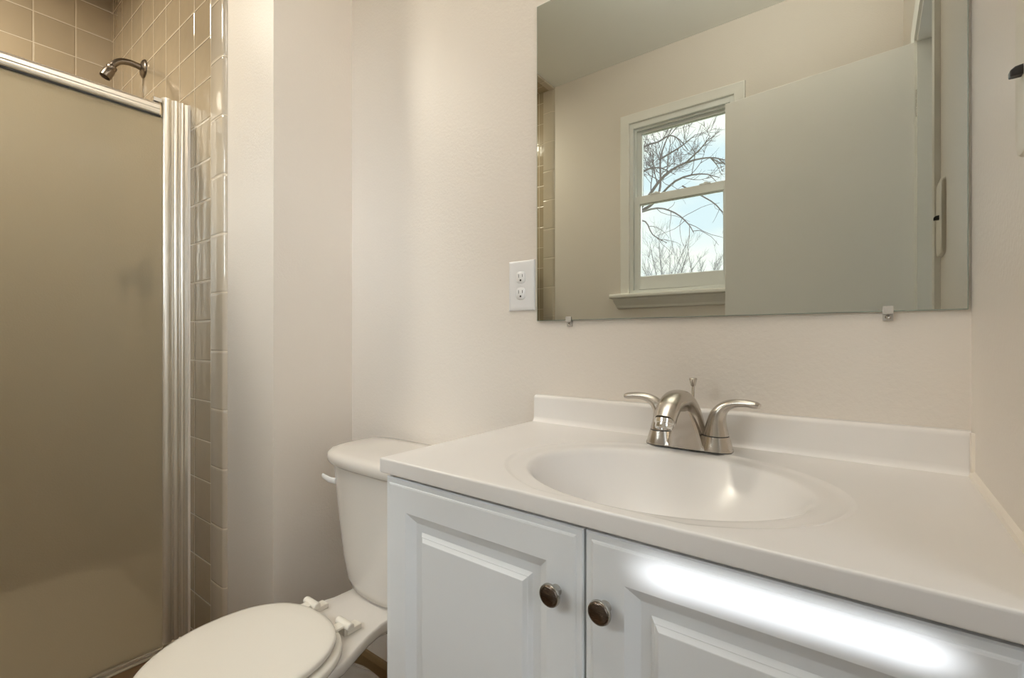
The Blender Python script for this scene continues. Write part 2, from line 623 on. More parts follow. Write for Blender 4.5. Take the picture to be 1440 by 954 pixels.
# caulk line between worktop and right wall
bm = BM()
loft(bm, [[(XR, y, 0.8415), (XR - 0.006, y, 0.8415), (XR - 0.0045, y, 0.8455), (XR, y, 0.8485)] for y in (0.452, 0.852)])
loft(bm, [[(XR, 0.852, z), (XR - 0.0045, 0.852, z), (XR - 0.0035, 0.8485, z), (XR, 0.847, z)] for z in (0.8415, 0.898)])
structure(obj('trim_4', bm, M['caulk']), 'white caulk bead between worktop and right wall', 'caulk')

# ------------------------------------------------------------------ window
win = thing('window_1', 'white double hung window with bare trees outside, seen in the mirror', 'window', (-0.8, YF, WZ0))
win['kind'] = 'structure'


def frame_y(bm, x0, x1, z0, z1, w, y0, y1, wt=None, wb=None):
    wt = w if wt is None else wt
    wb = w if wb is None else wb
    box(bm, x0, x0 + w, y0, y1, z0, z1)
    box(bm, x1 - w, x1, y0, y1, z0, z1)
    box(bm, x0 + w, x1 - w, y0, y1, z1 - wt, z1)
    box(bm, x0 + w, x1 - w, y0, y1, z0, z0 + wb)


bm = BM()
cw = 0.050
# casing with a raised outer bead, mitred by overlapping profile sweep
def casing_ring(off, d):
    return [(WX0 - off, YF + d, WZ0), (WX0 - off, YF + d, WZ1 + off), (WX1 + off, YF + d, WZ1 + off), (WX1 + off, YF + d, WZ0)]
prof = [(0.0, 0.0), (0.0, 0.011), (0.002, 0.013), (0.040, 0.015), (0.0445, 0.0165), (0.048, 0.0155), (0.050, 0.012), (0.050, 0.0)]
loft(bm, [casing_ring(o_, d_) for o_, d_ in prof], False, False, closed=False)
obj('casing', bm, M['trim'], win, smooth=30)
bm = BM()
frame_y(bm, WX0, WX1, WZ0, WZ1, 0.020, YF - T, YF - 0.001, 0.03, 0.02)
frame_y(bm, WX0 + 0.020, WX1 - 0.020, WZ0 + 0.02, WZ1 - 0.03, 0.010, YF - 0.032, YF - 0.022)
obj('frame', bm, M['vinyl'], win, bevel=0.002)
bm = BM()
frame_y(bm, -1.052, -0.548, 1.772, 2.187, 0.032, YF - 0.072, YF - 0.044, 0.024, 0.036)
frame_y(bm, -1.024, -0.576, 1.802, 2.168, 0.007, YF - 0.064, YF - 0.052)
us = obj('upper_sash', bm, M['vinyl'], win, bevel=0.002)
bm = BM()
box(bm, -1.020, -0.580, YF - 0.060, YF - 0.056, 1.806, 2.164)
obj('pane', bm, M['pane'], us)
bm = BM()
frame_y(bm, -1.048, -0.552, 1.291, 1.808, 0.030, YF - 0.042, YF - 0.012, 0.044, 0.072)
frame_y(bm, -1.022, -0.578, 1.358, 1.768, 0.009, YF - 0.034, YF - 0.020)
ls = obj('lower_sash', bm, M['vinyl'], win, bevel=0.002)
bm = BM()
box(bm, -1.014, -0.586, YF - 0.029, YF - 0.025, 1.365, 1.760)
obj('pane', bm, M['pane'], ls)
for xx in (-0.93, -0.67):
    bm = BM()
    box(bm, xx - 0.028, xx + 0.028, YF - 0.038, YF - 0.008, 1.806, 1.813)
    lathe(bm, [(0.012, 0), (0.011, 0.008), (0.004, 0.010)], (xx, YF - 0.024, 1.812))
    obj('sash_lock', bm, M['vinyl'], ls, smooth=40)
bm = BM()
st = [(YF - 0.001, 1.270), (YF + 0.046, 1.270), (YF + 0.052, 1.265), (YF + 0.052, 1.252), (YF + 0.046, 1.247), (YF - 0.001, 1.247)]
loft(bm, [[(x, y, z) for y, z in st] for x in (-1.172, -0.428)])
obj('sill', bm, M['trim'], win, bevel=0.003)
bm = BM()
ap = [(YF, 1.246), (YF + 0.034, 1.246), (YF + 0.032, 1.236), (YF + 0.024, 1.222), (YF + 0.014, 1.206), (YF + 0.010, 1.194), (YF, 1.190)]
r0 = [(-1.158 + (0.034 - (y - YF)) * 0.6, y, z) for y, z in ap]
r1 = [(-0.442 - (0.034 - (y - YF)) * 0.6, y, z) for y, z in ap]
loft(bm, [r0, r1])
obj('apron', bm, M['trim'], win)

# ------------------------------------------------------------------ door and doorway trim
bm = BM()
# jamb lining and stop of the doorway
for ya, yb in ((DY0, DY0 + 0.012), (DY1 - 0.012, DY1)):
    box(bm, XR - 0.001, XR + 0.112, ya, yb, 0, DZ)
box(bm, XR - 0.001, XR + 0.112, DY0 + 0.012, DY1 - 0.012, DZ - 0.012, DZ)
box(bm, XR + 0.05, XR + 0.08, DY0 + 0.012, DY0 + 0.024, 0, DZ - 0.012)
box(bm, XR + 0.05, XR + 0.08, DY1 - 0.024, DY1 - 0.012, 0, DZ - 0.012)
box(bm, XR + 0.05, XR + 0.08, DY0 + 0.024, DY1 - 0.024, DZ - 0.024, DZ - 0.012)
structure(obj('trim_5', bm, M['trim'], bevel=0.002), 'white door jamb lining the doorway, seen in the mirror', 'door frame')
bm = BM()
prof = [(0.0, 0.0), (0.0, 0.007), (0.032, 0.010), (0.039, 0.012), (0.044, 0.009), (0.044, 0.0)]
loft(bm, [[(XR - d, DY1 + o_, 0), (XR - d, DY1 + o_, DZ + o_), (XR - d, DY0 - o_, DZ + o_), (XR - d, DY0 - o_, 0)] for o_, d in prof],
     False, False, closed=False)
structure(obj('trim_6', bm, M['trim'], smooth=30), 'cream door casing around the doorway, seen in the mirror', 'door casing')

door = thing('door_1', 'open white slab door, seen in the mirror in front of the window', 'door', (0.112, -0.060, 0.0))
door['kind'] = 'structure'
ang = math.atan2(0.057, 0.5365)
Rm = Matrix.Translation((0.112, -0.060, 0)) @ Matrix.Rotation(ang, 4, 'Z')
bm = BM()
box(bm, -0.5395, -0.008, -0.032, 0.0, 0.012, 1.880)
bm.transform(Rm)
obj('door_leaf', bm, M['door'], door, bevel=0.0015)
for zz in (0.25, 1.70):
    bm = BM()
    box(bm, -0.006, 0.0015, -0.030, 0.001, zz - 0.040, zz + 0.040)
    for i in range(3):
        lathe(bm, [(0.0035, 0), (0.0035, 0.024)], (-0.0035, 0.0035, zz - 0.038 + i * 0.0262), n=12)
    bm.transform(Rm)
    obj('hinge', bm, M['rimmetal'], door, smooth=40)

# ------------------------------------------------------------------ vanity cabinet
YD = 0.4535
van = thing('vanity_cabinet', 'white two-door bathroom vanity cabinet under the sink top', 'cabinet', (-0.2445, 0.66, 0.0))
bm = BM()
box(bm, -0.584, -0.568, YD + 0.0185, D - 0.002, 0.09, 0.8185)
box(bm, 0.0815, 0.0975, YD + 0.0185, D - 0.002, 0.09, 0.8185)
box(bm, -0.568, 0.0815, YD + 0.0185, D - 0.002, 0.09, 0.106)
box(bm, -0.568, 0.0815, D - 0.008, D - 0.002, 0.106, 0.8185)
box(bm, -0.568, 0.0815, YD + 0.0185, YD + 0.0345, 0.106, 0.136)
box(bm, -0.568, 0.0815, YD + 0.0185, YD + 0.0345, 0.788, 0.8185)
box(bm, -0.277, -0.217, YD + 0.0185, YD + 0.0345, 0.136, 0.788)
obj('body', bm, M['cab'], van, bevel=0.0015)
bm = BM()
box(bm, -0.574, 0.0975, YD + 0.07, D - 0.002, 0.0, 0.0895)
obj('toe_kick', bm, M['cab'], van)
bm = BM()
box(bm, 0.0985, XR - 0.001, YD + 0.02, D - 0.002, 0.0, 0.8185)
obj('filler_strip', bm, M['cab'], van)


def raised_panel(x0, x1, z0, z1, parent, kx, kz):
    """MDF door, front face towards -y; rings are (inset, depth behind the face)"""
    rings = [(0.0, 0.018), (0.0, 0.004), (0.0015, 0.0022), (0.0075, 0.0016), (0.0085, 0.0006), (0.0105, 0.0),
             (0.0455, 0.0), (0.0460, 0.0003), (0.0590, 0.0088), (0.0600, 0.0091), (0.0705, 0.0090), (0.0712, 0.0084),
             (0.0750, 0.0050), (0.0758, 0.0049), (0.0765, 0.0044), (0.0800, 0.0012), (0.0808, 0.0010)]
    bm = BM()
    R = []
    for ins, d in rings:
        R.append([(x0 + ins, YD + d, z0 + ins), (x1 - ins, YD + d, z0 + ins), (x1 - ins, YD + d, z1 - ins), (x0 + ins, YD + d, z1 - ins)])
    loft(bm, R)
    dr = obj('door', bm, M['cab'], parent, smooth=12)
    bm = BM()
    lathe(bm, [(0.0065, 0.0), (0.0056, 0.002), (0.0052, 0.009), (0.0060, 0.0108)], (kx, YD, kz), '-y', 32)
    lathe(bm, [(0.0060, 0.0106), (0.0116, 0.0116), (0.0128, 0.0134), (0.0128, 0.0152), (0.0121, 0.0166), (0.0112, 0.0168)], (kx, YD, kz), '-y', 40)
    kn = obj('knob', bm, M['rimmetal'], dr, smooth=45)
    bm = BM()
    lathe(bm, [(0.0113, 0.0168), (0.0110, 0.0177), (0.0095, 0.0184), (0.006, 0.0189), (0.001, 0.0191)], (kx, YD, kz), '-y', 40)
    o = obj('knob_face', bm, M['knob_face'], kn, smooth=60)
    o['label'] = 'dark dished face of the knob'
    return dr


raised_panel(-0.5825, -0.2485, 0.105, 0.8135, van, -0.2807, 0.7385)
raised_panel(-0.2455, 0.0885, 0.105, 0.8135, van, -0.2207, 0.7403)

# ------------------------------------------------------------------ vanity top with moulded basin
ZT = 0.8414
X0, X1, Y0, Y1 = -0.590, XR - 0.0015, 0.4492, D - 0.001
top = thing('vanity_sink', 'glossy white moulded sink top with oval basin on the cabinet', 'sink', (-0.241, 0.66, 0.8190))
BX, BY, BA, BB = -0.230, 0.620, 0.180, 0.140
bm = BM()
NS = 96


def rect_pt(a, rd=0.0):
    c, s = math.cos(a), math.sin(a)
    k = min(((X1 - BX) if c > 0 else (BX - X0)) / max(abs(c), 1e-6), ((Y1 - BY) if s > 0 else (BY - Y0)) / max(abs(s), 1e-6))
    return BX + c * k, BY + s * k


# angles, including the four corners exactly
angs = [2 * PI * i / NS for i in range(NS)]
for cxn, cyn in ((X0, Y0), (X1, Y0), (X1, Y1), (X0, Y1)):
    a = math.atan2(cyn - BY, cxn - BX) % (2 * PI)
    j = min(range(NS), key=lambda i: abs(angs[i] - a))
    angs[j] = a
bowl = [(0.08, 0.1240), (0.22, 0.1200), (0.36, 0.1110), (0.50, 0.0970), (0.62, 0.0810), (0.73, 0.0630), (0.82, 0.0460), (0.89, 0.0310), (0.94, 0.0190), (0.97, 0.0118),
        (0.99, 0.0075), (1.010, 0.0047), (1.035, 0.0034), (1.08, 0.0028), (1.13, 0.0024), (1.165, 0.0020), (1.185, 0.0012), (1.205, 0.0002), (1.22, 0.0)]
rings = []
for s, dz in bowl:
    ring = []
    for a in angs:
        rx, ry = rect_pt(a)
        # outer step must stay on the slab
        kmax = 0.965 * min(1.0, math.hypot(rx - BX, ry - BY) / (1.22 / math.sqrt((math.cos(a) / BA) ** 2 + (math.sin(a) / BB) ** 2)))
        r = s / math.sqrt((math.cos(a) / BA) ** 2 + (math.sin(a) / BB) ** 2)
        if s > 1.03:
            r1 = 1.03 / math.sqrt((math.cos(a) / BA) ** 2 + (math.sin(a) / BB) ** 2)
            rmax = math.hypot(rx - BX, ry - BY) - 0.016
            r2 = 1.22 / math.sqrt((math.cos(a) / BA) ** 2 + (math.sin(a) / BB) ** 2)
            if r2 > rmax:
                r = r1 + (r - r1) * (rmax - r1) / (r2 - r1)
        ring.append((BX + r * math.cos(a), BY + r * math.sin(a), ZT - dz))
    rings.append(ring)


def edge_ring(ins, dz):
    out = []
    for a in angs:
        x, y = rect_pt(a)
        out.append((min(max(x, X0 + ins), X1 - ins), min(max(y, Y0 + ins), Y1 - ins), ZT - dz))
    return out


for ins, dz in ((0.012, 0.0), (0.0026, 0.0), (0.0010, 0.0005), (0.0002, 0.0016), (0.0, 0.0035), (0.0, 0.0205), (0.0012, 0.0224), (0.006, 0.0226)):
    rings.append(edge_ring(ins, dz))
for sc_, dz in ((1.16, 0.0228), (1.08, 0.0260)):
    rings.append([])
    for a in angs:
        rx, ry = rect_pt(a)
        rr_ = min(sc_ / math.sqrt((math.cos(a) / BA) ** 2 + (math.sin(a) / BB) ** 2), math.hypot(rx - BX, ry - BY) - 0.0125 + (1.16 - sc_) * 0.02)
        rings[-1].append((BX + rr_ * math.cos(a), BY + rr_ * math.sin(a), ZT - dz))
for sc_, dz in reversed(bowl):
    if sc_ <= 0.94:
        k_ = (sc_ + 0.07) / math.sqrt(1.0)
        rings.append([(BX + k_ * math.cos(a) / math.sqrt((math.cos(a) / BA) ** 2 + (math.sin(a) / BB) ** 2),
                       BY + k_ * math.sin(a) / math.sqrt((math.cos(a) / BA) ** 2 + (math.sin(a) / BB) ** 2), ZT - dz - 0.012) for a in angs])
loft(bm, rings, True, True)
ctop = obj('countertop', bm, M['marble'], top, smooth=50)
ctop.modifiers.new('weighted', 'WEIGHTED_NORMAL').keep_sharp = True
bm = BM()
sp = [(Y1, ZT - 0.002), (0.8440, ZT - 0.002), (0.8490, ZT + 0.0012), (0.8525, ZT + 0.0055), (0.8538, ZT + 0.011), (0.8542, 0.8915), (0.8552, 0.8950), (0.8580, 0.8972),
      (0.862, 0.8980), (Y1, 0.8980)]
ra = [(X0 + 0.004, y, z) for y, z in sp]
rb = [(X1, y, z) for y, z in sp]
loft(bm, [ra, rb])
obj('backsplash', bm, M['marble'], top, smooth=50)
bm = BM()
lathe(bm, [(0.021, 0.0), (0.021, 0.003), (0.016, 0.0045), (0.014, 0.0020), (0.002, 0.0030)], (BX, BY, ZT - 0.1242), n=32)
obj('drain', bm, M['nickel'], top, smooth=40)

# ------------------------------------------------------------------ faucet
FX, FY = -0.2403, 0.800
fa = thing('faucet', 'brushed nickel two-handle faucet at the back of the basin', 'faucet', (FX, FY, ZT))
bm = BM()
out = egg(FX, FY, 0.0690, 0.0225, 0.0225, 3.6, 3.6, 72)
prism_z(bm, out, [(ZT + 0.0012, 0.0), (ZT + 0.004, 0.0004), (ZT + 0.0085, 0.0025), (ZT + 0.0105, 0.007)])
base = obj('base', bm, M['nickel'], fa, smooth=40)
bm = BM()
prism_z(bm, out, [(ZT, 0.0005), (ZT + 0.0013, 0.0005)])
obj('gasket', bm, M['gap'], base)
bm = BM()
sweep(bm, [(FX, FY + 0.003, ZT + 0.002), (FX, FY + 0.001, ZT + 0.030), (FX, FY - 0.010, ZT + 0.061), (FX, FY - 0.036, ZT + 0.0810), (FX, FY - 0.067, ZT + 0.0840),
           (FX, FY - 0.096, ZT + 0.0745), (FX, FY - 0.1125, ZT + 0.0580)],
      [0.0330, 0.0275, 0.0220, 0.0190, 0.0178, 0.0168, 0.0155], [0.0215, 0.0195, 0.0170, 0.0150, 0.0145, 0.0145, 0.0150], (1, 0, 0), 28, 7, 2.4)
spout = obj('spout', bm, M['nickel'], fa, smooth=50)
# skirt that fills the arch below the spout
bm = BM()
sk = [(FY - 0.0235, ZT + 0.003, 0.0290), (FY - 0.0240, ZT + 0.016, 0.0262), (FY - 0.0260, ZT + 0.034, 0.0215), (FY - 0.0300, ZT + 0.052, 0.0160), (FY - 0.0360, ZT + 0.066, 0.0115)]
rr = []
for y, z, w in sk:
    rr.append([(FX - w, y + 0.004, z), (FX - w * 0.8, y, z), (FX + w * 0.8, y, z), (FX + w, y + 0.004, z), (FX + w, y + 0.02, z + 0.004), (FX - w, y + 0.02, z + 0.004)])
loft(bm, rr)
obj('skirt', bm, M['nickel'], spout, smooth=40)
bm = BM()
dv = Vector((0, -0.34, -0.94)).normalized()
q = dv.to_track_quat('Z', 'Y').to_matrix().to_4x4()
lathe(bm, [(0.0140, -0.004), (0.0140, 0.002), (0.0128, 0.003), (0.0128, 0.008), (0.0118, 0.010), (0.0095, 0.010), (0.009, 0.006)], n=28)
bm.transform(Matrix.Translation((FX, FY - 0.1130, ZT + 0.0570)) @ q)
obj('aerator', bm, M['chrome'], spout, smooth=40)
for s in (-1, 1):
    hx = FX + s * 0.0435
    bm = BM()
    lathe(bm, [(0.0252, 0.002), (0.0248, 0.006), (0.0228, 0.014), (0.0204, 0.022), (0.0198, 0.0240)], (hx, FY, ZT), n=36)
    obj('hub', bm, M['nickel'], base, smooth=45)
    bm = BM()
    lathe(bm, [(0.0190, 0.0236), (0.0190, 0.0258)], (hx, FY, ZT), n=36)
    obj('seam_ring', bm, M['gap'], base, smooth=45)
    bm = BM()
    sweep(bm, [(hx, FY, ZT + 0.0256), (hx + s * 0.0005, FY, ZT + 0.044), (hx + s * 0.004, FY - 0.001, ZT + 0.059), (hx + s * 0.013, FY - 0.002, ZT + 0.0710),
               (hx + s * 0.027, FY - 0.004, ZT + 0.0780), (hx + s * 0.044, FY - 0.006, ZT + 0.0798), (hx + s * 0.058, FY - 0.008, ZT + 0.0785), (hx + s * 0.0640, FY - 0.009, ZT + 0.0772)],
          [0.0192, 0.0168, 0.0142, 0.0116, 0.0104, 0.0100, 0.0094, 0.0070], [0.0192, 0.0150, 0.0120, 0.0090, 0.0068, 0.0058, 0.0054, 0.0038], (0, 1, 0), 24, 6)
    obj('handle', bm, M['nickel'], fa, smooth=50)
bm = BM()
lathe(bm, [(0.0022, 0.004), (0.0022, 0.098)], (FX + 0.002, FY + 0.020, ZT), n=12)
lathe(bm, [(0.0024, 0.0985), (0.0040, 0.1005), (0.0058, 0.1085), (0.0064, 0.1100), (0.0064, 0.1120), (0.0058, 0.1130), (0.0020, 0.1132)], (FX + 0.002, FY + 0.020, ZT), n=24)
obj('lift_rod', bm, M['nickel'], fa, smooth=45)

# ------------------------------------------------------------------ wall mirror and its clips
MX0, MX1, MZ0, MZ1 = -0.588, 0.1039, 1.0594, 1.7544
bm = BM()
box(bm, MX0, MX1, D - 0.0062, D - 0.0012, MZ0, MZ1)
mir = tag(obj('wall_mirror', bm, M['glass_edge']), 'large frameless rectangular mirror on the wall over the sink', 'mirror')
bm = BM()
box(bm, MX0 + 0.0012, MX1 - 0.0012, D - 0.0066, D - 0.0060, MZ0 + 0.0012, MZ1 - 0.0012)
obj('mirror_face', bm, M['mirror'], mir)


def clip(x, label):
    c = thing('mirror_clip', label, 'mirror clip', (x, D - 0.001, MZ0 - 0.004), 'clear clips under the mirror')
    bm = BM()
    box(bm, x - 0.0062, x + 0.0062, D - 0.0045, D - 0.0005, MZ0 - 0.013, MZ0 - 0.0012)
    box(bm, x - 0.0062, x + 0.0062, D - 0.0085, D - 0.0005, MZ0 - 0.0035, MZ0 - 0.0002)
    box(bm, x - 0.0062, x + 0.0062, D - 0.0092, D - 0.0068, MZ0 - 0.0035, MZ0 + 0.008)
    obj('clip_body', bm, M['clip'], c, bevel=0.0006)
    bm = BM()
    lathe(bm, [(0.0034, 0.0), (0.0032, 0.0010), (0.002, 0.0016), (0.0008, 0.0010)], (x, D - 0.0044, MZ0 - 0.0080), '-y', 16)
    obj('screw', bm, M['rimmetal'], c, smooth=40)


clip(-0.5068, 'clear plastic mirror clip nearer the wall outlet')
clip(0.0200, 'clear plastic mirror clip nearer the right wall')

# ------------------------------------------------------------------ outlet
ox, oz = -0.632, 1.1412
out_t = thing('wall_outlet', 'white double electrical outlet on the wall left of the mirror', 'outlet', (ox, D, oz))
bm = BM()
R = []
for ins, d in ((0, 0.0), (0, 0.0022), (0.0015, 0.0040), (0.0045, 0.0052), (0.008, 0.0056)):
    R.append([(ox - 0.036 + ins, D - d, oz - 0.0568 + ins), (ox + 0.036 - ins, D - d, oz - 0.0568 + ins), (ox + 0.036 - ins, D - d, oz + 0.0568 - ins), (ox - 0.036 + ins, D - d, oz + 0.0568 - ins)])
loft(bm, R)
obj('cover_plate', bm, M['plate'], out_t, smooth=20)
for dz in (0.0182, -0.0182):
    bm = BM()
    rc = []
    for (k, d) in ((1.0, 0.005), (1.0, 0.0068), (0.94, 0.0074)):
        pts = egg(ox, oz + dz, 0.0122 * k, 0.0135 * k, 0.0135 * k, 3.2, 3.2, 40)
        rc.append([(x, D - d, z) for x, z in pts])
    loft(bm, rc)
    rec = obj('receptacle', bm, M['plate'], out_t, smooth=40)
    bm = BM()
    box(bm, ox - 0.0058, ox - 0.0046, D - 0.0077, D - 0.0070, oz + dz + 0.0000, oz + dz + 0.0078)
    box(bm, ox + 0.0046, ox + 0.0058, D - 0.0077, D - 0.0070, oz + dz + 0.0008, oz + dz + 0.0072)
    lathe(bm, [(0.0023, 0.0), (0.0023, 0.0007)], (ox, D - 0.0070, oz + dz - 0.0062), '-y', 14)
    s_ = obj('slots', bm, M['gap'], rec)
bm = BM()
lathe(bm, [(0.0022, 0.0), (0.0020, 0.0008), (0.001, 0.0010)], (ox, D - 0.0055, oz), '-y', 14)
obj('screw', bm, M['plate'], out_t, smooth=40)

# ------------------------------------------------------------------ switch on the right wall
sy, sz = 0.556, 1.244
sw = thing('light_switch', 'cream switch plate with a black toggle on the right wall', 'switch', (XR, sy, sz))
bm = BM()
rc = []
for (k, d) in ((0.0, 0.0), (0.0, 0.0040), (0.0012, 0.0062), (0.004, 0.0072)):
    pts = egg(sy, sz, 0.0400 - k, 0.0690 - k, 0.0690 - k, 9, 9, 64)
    rc.append([(XR - d, y, z) for y, z in pts])
loft(bm, rc)
obj('cover_plate', bm, M['switch'], sw, smooth=40)
bm = BM()
ty, tz = sy + 0.012, sz - 0.001
loft(bm, [[(XR - dx, ty + a * hy, tz - dz + b * hz) for a, b in ((-1, -1), (1, -1), (1, 1), (-1, 1))]
          for dx, hy, hz, dz in ((0.0065, 0.0046, 0.0042, 0.0), (0.0120, 0.0042, 0.0038, 0.0006), (0.0150, 0.0038, 0.0026, 0.0018))])
o = obj('toggle', bm, M['dark'], sw, bevel=0.001)
o['label'] = 'black toggle lever'

# ------------------------------------------------------------------ toilet
TX = -0.925
toi = thing('toilet', 'white round-front toilet with closed lid between shower wall and vanity', 'toilet', (TX, 0.62, 0.0))
ZD = 0.408
bm = BM()
N = 64
secs = [  # z, cy, half width, front, back, exponents
    (0.000, 0.560, 0.095, 0.175, 0.200, 2.3, 3.0), (0.020, 0.560, 0.094, 0.173, 0.200, 2.3, 3.0), (0.060, 0.562, 0.083, 0.160, 0.195, 2.2, 2.8),
    (0.130, 0.555, 0.076, 0.155, 0.190, 2.1, 2.6), (0.200, 0.530, 0.086, 0.180, 0.190, 2.0, 2.4), (0.260, 0.490, 0.108, 0.195, 0.180, 2.0, 2.3),
    (0.310, 0.450, 0.130, 0.198, 0.160, 2.0, 2.2), (0.350, 0.425, 0.145, 0.190, 0.150, 2.0, 2.2), (0.380, 0.413, 0.151, 0.184, 0.150, 2.0, 2.2),
    (0.398, 0.410, 0.153, 0.182, 0.150, 2.0, 2.3), (0.406, 0.410, 0.150, 0.179, 0.148, 2.0, 2.3), (ZD, 0.410, 0.146, 0.175, 0.145, 2.0, 2.3)]
loft(bm, [[(x, y, z) for x, y in egg(TX, cy, hw, fr, bk, nf, nb, N)] for z, cy, hw, fr, bk, nf, nb in secs])
obj('bowl', bm, M['china'], toi, smooth=60)
# deck that carries the tank
bm = BM()
ys = [(0.470, 0.140, 0.060), (0.520, 0.135, 0.058), (0.560, 0.118, 0.054), (0.600, 0.101, 0.050), (0.640, 0.090, 0.050), (0.680, 0.088, 0.056), (0.740, 0.095, 0.070), (0.800, 0.100, 0.080), (0.830, 0.096, 0.080)]
rr = []
for y, hw, th in ys:
    ring = []
    prof = [(-1.0, -0.006), (-0.985, -0.0015), (-0.95, 0.0), (-0.5, 0.0), (0.0, 0.0), (0.5, 0.0), (0.95, 0.0), (0.985, -0.0015), (1.0, -0.006), (1.0, -0.018), (0.96, -0.026), (0.86, -th * 0.62), (0.6, -th), (0.0, -th * 1.15),
            (-0.6, -th), (-0.86, -th * 0.62), (-0.96, -0.026), (-1.0, -0.018)]
    for a, dz in prof:
        ring.append((TX + a * hw, y, ZD + 0.001 + dz))
    rr.append(ring)
loft(bm, rr)
obj('deck', bm, M['china'], toi, smooth=50)


def tank_ring(hw, yf, yb, z, n=3.0, nbk=5.0):
    yc = yf + (yb - yf) * 0.62
    return [(x, y, z) for x, y in egg(TX, yc, hw, yc - yf, yb - yc, n, nbk, 80)]


bm = BM()
loft(bm, [tank_ring(0.128, 0.690, 0.845, 0.4095, 2.5), tank_ring(0.140, 0.672, 0.850, 0.416, 2.5), tank_ring(0.152, 0.666, 0.853, 0.440, 2.6), tank_ring(0.168, 0.664, 0.855, 0.490, 2.7),
          tank_ring(0.183, 0.663, 0.857, 0.560, 2.8), tank_ring(0.197, 0.662, 0.858, 0.640, 2.9), tank_ring(0.203, 0.661, 0.859, 0.690, 3.0), tank_ring(0.206, 0.660, 0.860, 0.7095, 3.0)])
tank = obj('tank', bm, M['china'], toi, smooth=60)
bm = BM()
loft(bm, [tank_ring(0.204, 0.658, 0.861, 0.7085), tank_ring(0.216, 0.652, 0.865, 0.7100), tank_ring(0.222, 0.648, 0.868, 0.7150), tank_ring(0.223, 0.647, 0.869, 0.7260),
          tank_ring(0.220, 0.649, 0.868, 0.7340), tank_ring(0.212, 0.656, 0.866, 0.7395), tank_ring(0.195, 0.670, 0.860, 0.7425), tank_ring(0.10, 0.72, 0.83, 0.7445)])
obj('tank_lid', bm, M['china'], toi, smooth=60)
# flush lever on the tank's left front
bm = BM()
lathe(bm, [(0.011, 0.0), (0.011, 0.006), (0.008, 0.009)], (-1.068, 0.690, 0.664), '-y', 20)
sweep(bm, [(-1.068, 0.679, 0.664), (-1.085, 0.675, 0.6645), (-1.105, 0.676, 0.666), (-1.128, 0.680, 0.667)], [0.008, 0.0075, 0.007, 0.0065], [0.004, 0.004, 0.0035, 0.003], (0, 0, 1), 16, 5)
obj('flush_lever', bm, M['plate'], toi, smooth=45)


def solid_egg(args, zs):
    """zs = [(z, inset)]"""
    bm = BM()
    cx, cy, hw, fr, bk, nf, nb = args
    loft(bm, [[(x, y, z) for x, y in egg(cx, cy, hw - i, fr - i, bk - i, nf, nb, 80)] for z, i in zs])
    return bm


se = solid_egg((TX, 0.405, 0.162, 0.192, 0.158, 2.0, 2.35), [(0.4105, 0.006), (0.412, 0.002), (0.416, 0.0), (0.424, 0.0), (0.4275, 0.003), (0.4285, 0.008)])
obj('seat', se, M['seat'], toi, smooth=60)
li = solid_egg((TX, 0.402, 0.150, 0.176, 0.152, 2.0, 2.35), [(0.4315, 0.005), (0.4325, 0.0015), (0.4355, 0.0), (0.4410, 0.0008), (0.4440, 0.004), (0.4458, 0.012), (0.4468, 0.04), (0.4475, 0.09)])
obj('lid', li, M['seat'], toi, smooth=60)
for sx in (-0.069, 0.056):
    hx = TX + sx
    bm = BM()
    lathe(bm, [(0.0065, -0.024), (0.0085, -0.022), (0.0085, 0.022), (0.0065, 0.024)], (hx, 0.5725, 0.430), 'x', 20)
    box(bm, hx - 0.012, hx + 0.012, 0.572, 0.606, ZD + 0.001, ZD + 0.012)
    box(bm, hx - 0.011, hx + 0.011, 0.540, 0.574, 0.428, 0.4335)
    box(bm, hx - 0.010, hx + 0.010, 0.566, 0.582, ZD + 0.001, 0.428)
    obj('hinge', bm, M['seat'], toi, smooth=40, bevel=0.0015)

# ------------------------------------------------------------------ shower door
sd = thing('shower_door', 'framed shower door of obscure glass with polished gold-silver rails', 'shower door', (XD, -0.05, 0.022))
bm = BM()
box(bm, XD - 0.004, XD + 0.002, YF + 0.03, 0.545, 0.014, 1.752)
gl = obj('glass_panel', bm, M['frost'], sd)
gl['label'] = 'obscure pebbled glass panel'
bm = BM()
hp = [(-0.014, 1.7475), (0.006, 1.7475), (0.010, 1.7500), (0.012, 1.7560), (0.0115, 1.7620), (0.0135, 1.7650), (0.0135, 1.7755), (0.0115, 1.7790), (0.006, 1.7850), (-0.014, 1.7870)]
loft(bm, [[(XD + a, y, z) for a, z in hp] for y in (YF + 0.012, 0.5330)])
hd = obj('header_rail', bm, M['gold_alu'], sd, smooth=25)
bm = BM()
box(bm, XD - 0.010, XD + 0.0045, YF + 0.012, 0.5380, 1.7420, 1.7476)
obj('seal', bm, M['gap'], hd)
bm = BM()
box(bm, XD - 0.016, XD + 0.012, 0.5160, 0.5400, 1.7870, 1.8000)
obj('corner_bracket', bm, M['chrome'], sd, bevel=0.0015)
# ribbed wall jamb
bm = BM()
jp = [(-0.022, 0.5420), (0.0, 0.5420)]


def rib(y0, y1, amp, n=10):
    for i in range(n + 1):
        a = PI * i / n
        jp.append((amp * math.sin(a) ** 0.8 + 0.0005, (y0 + y1) / 2 - (y1 - y0) / 2 * math.cos(a)))


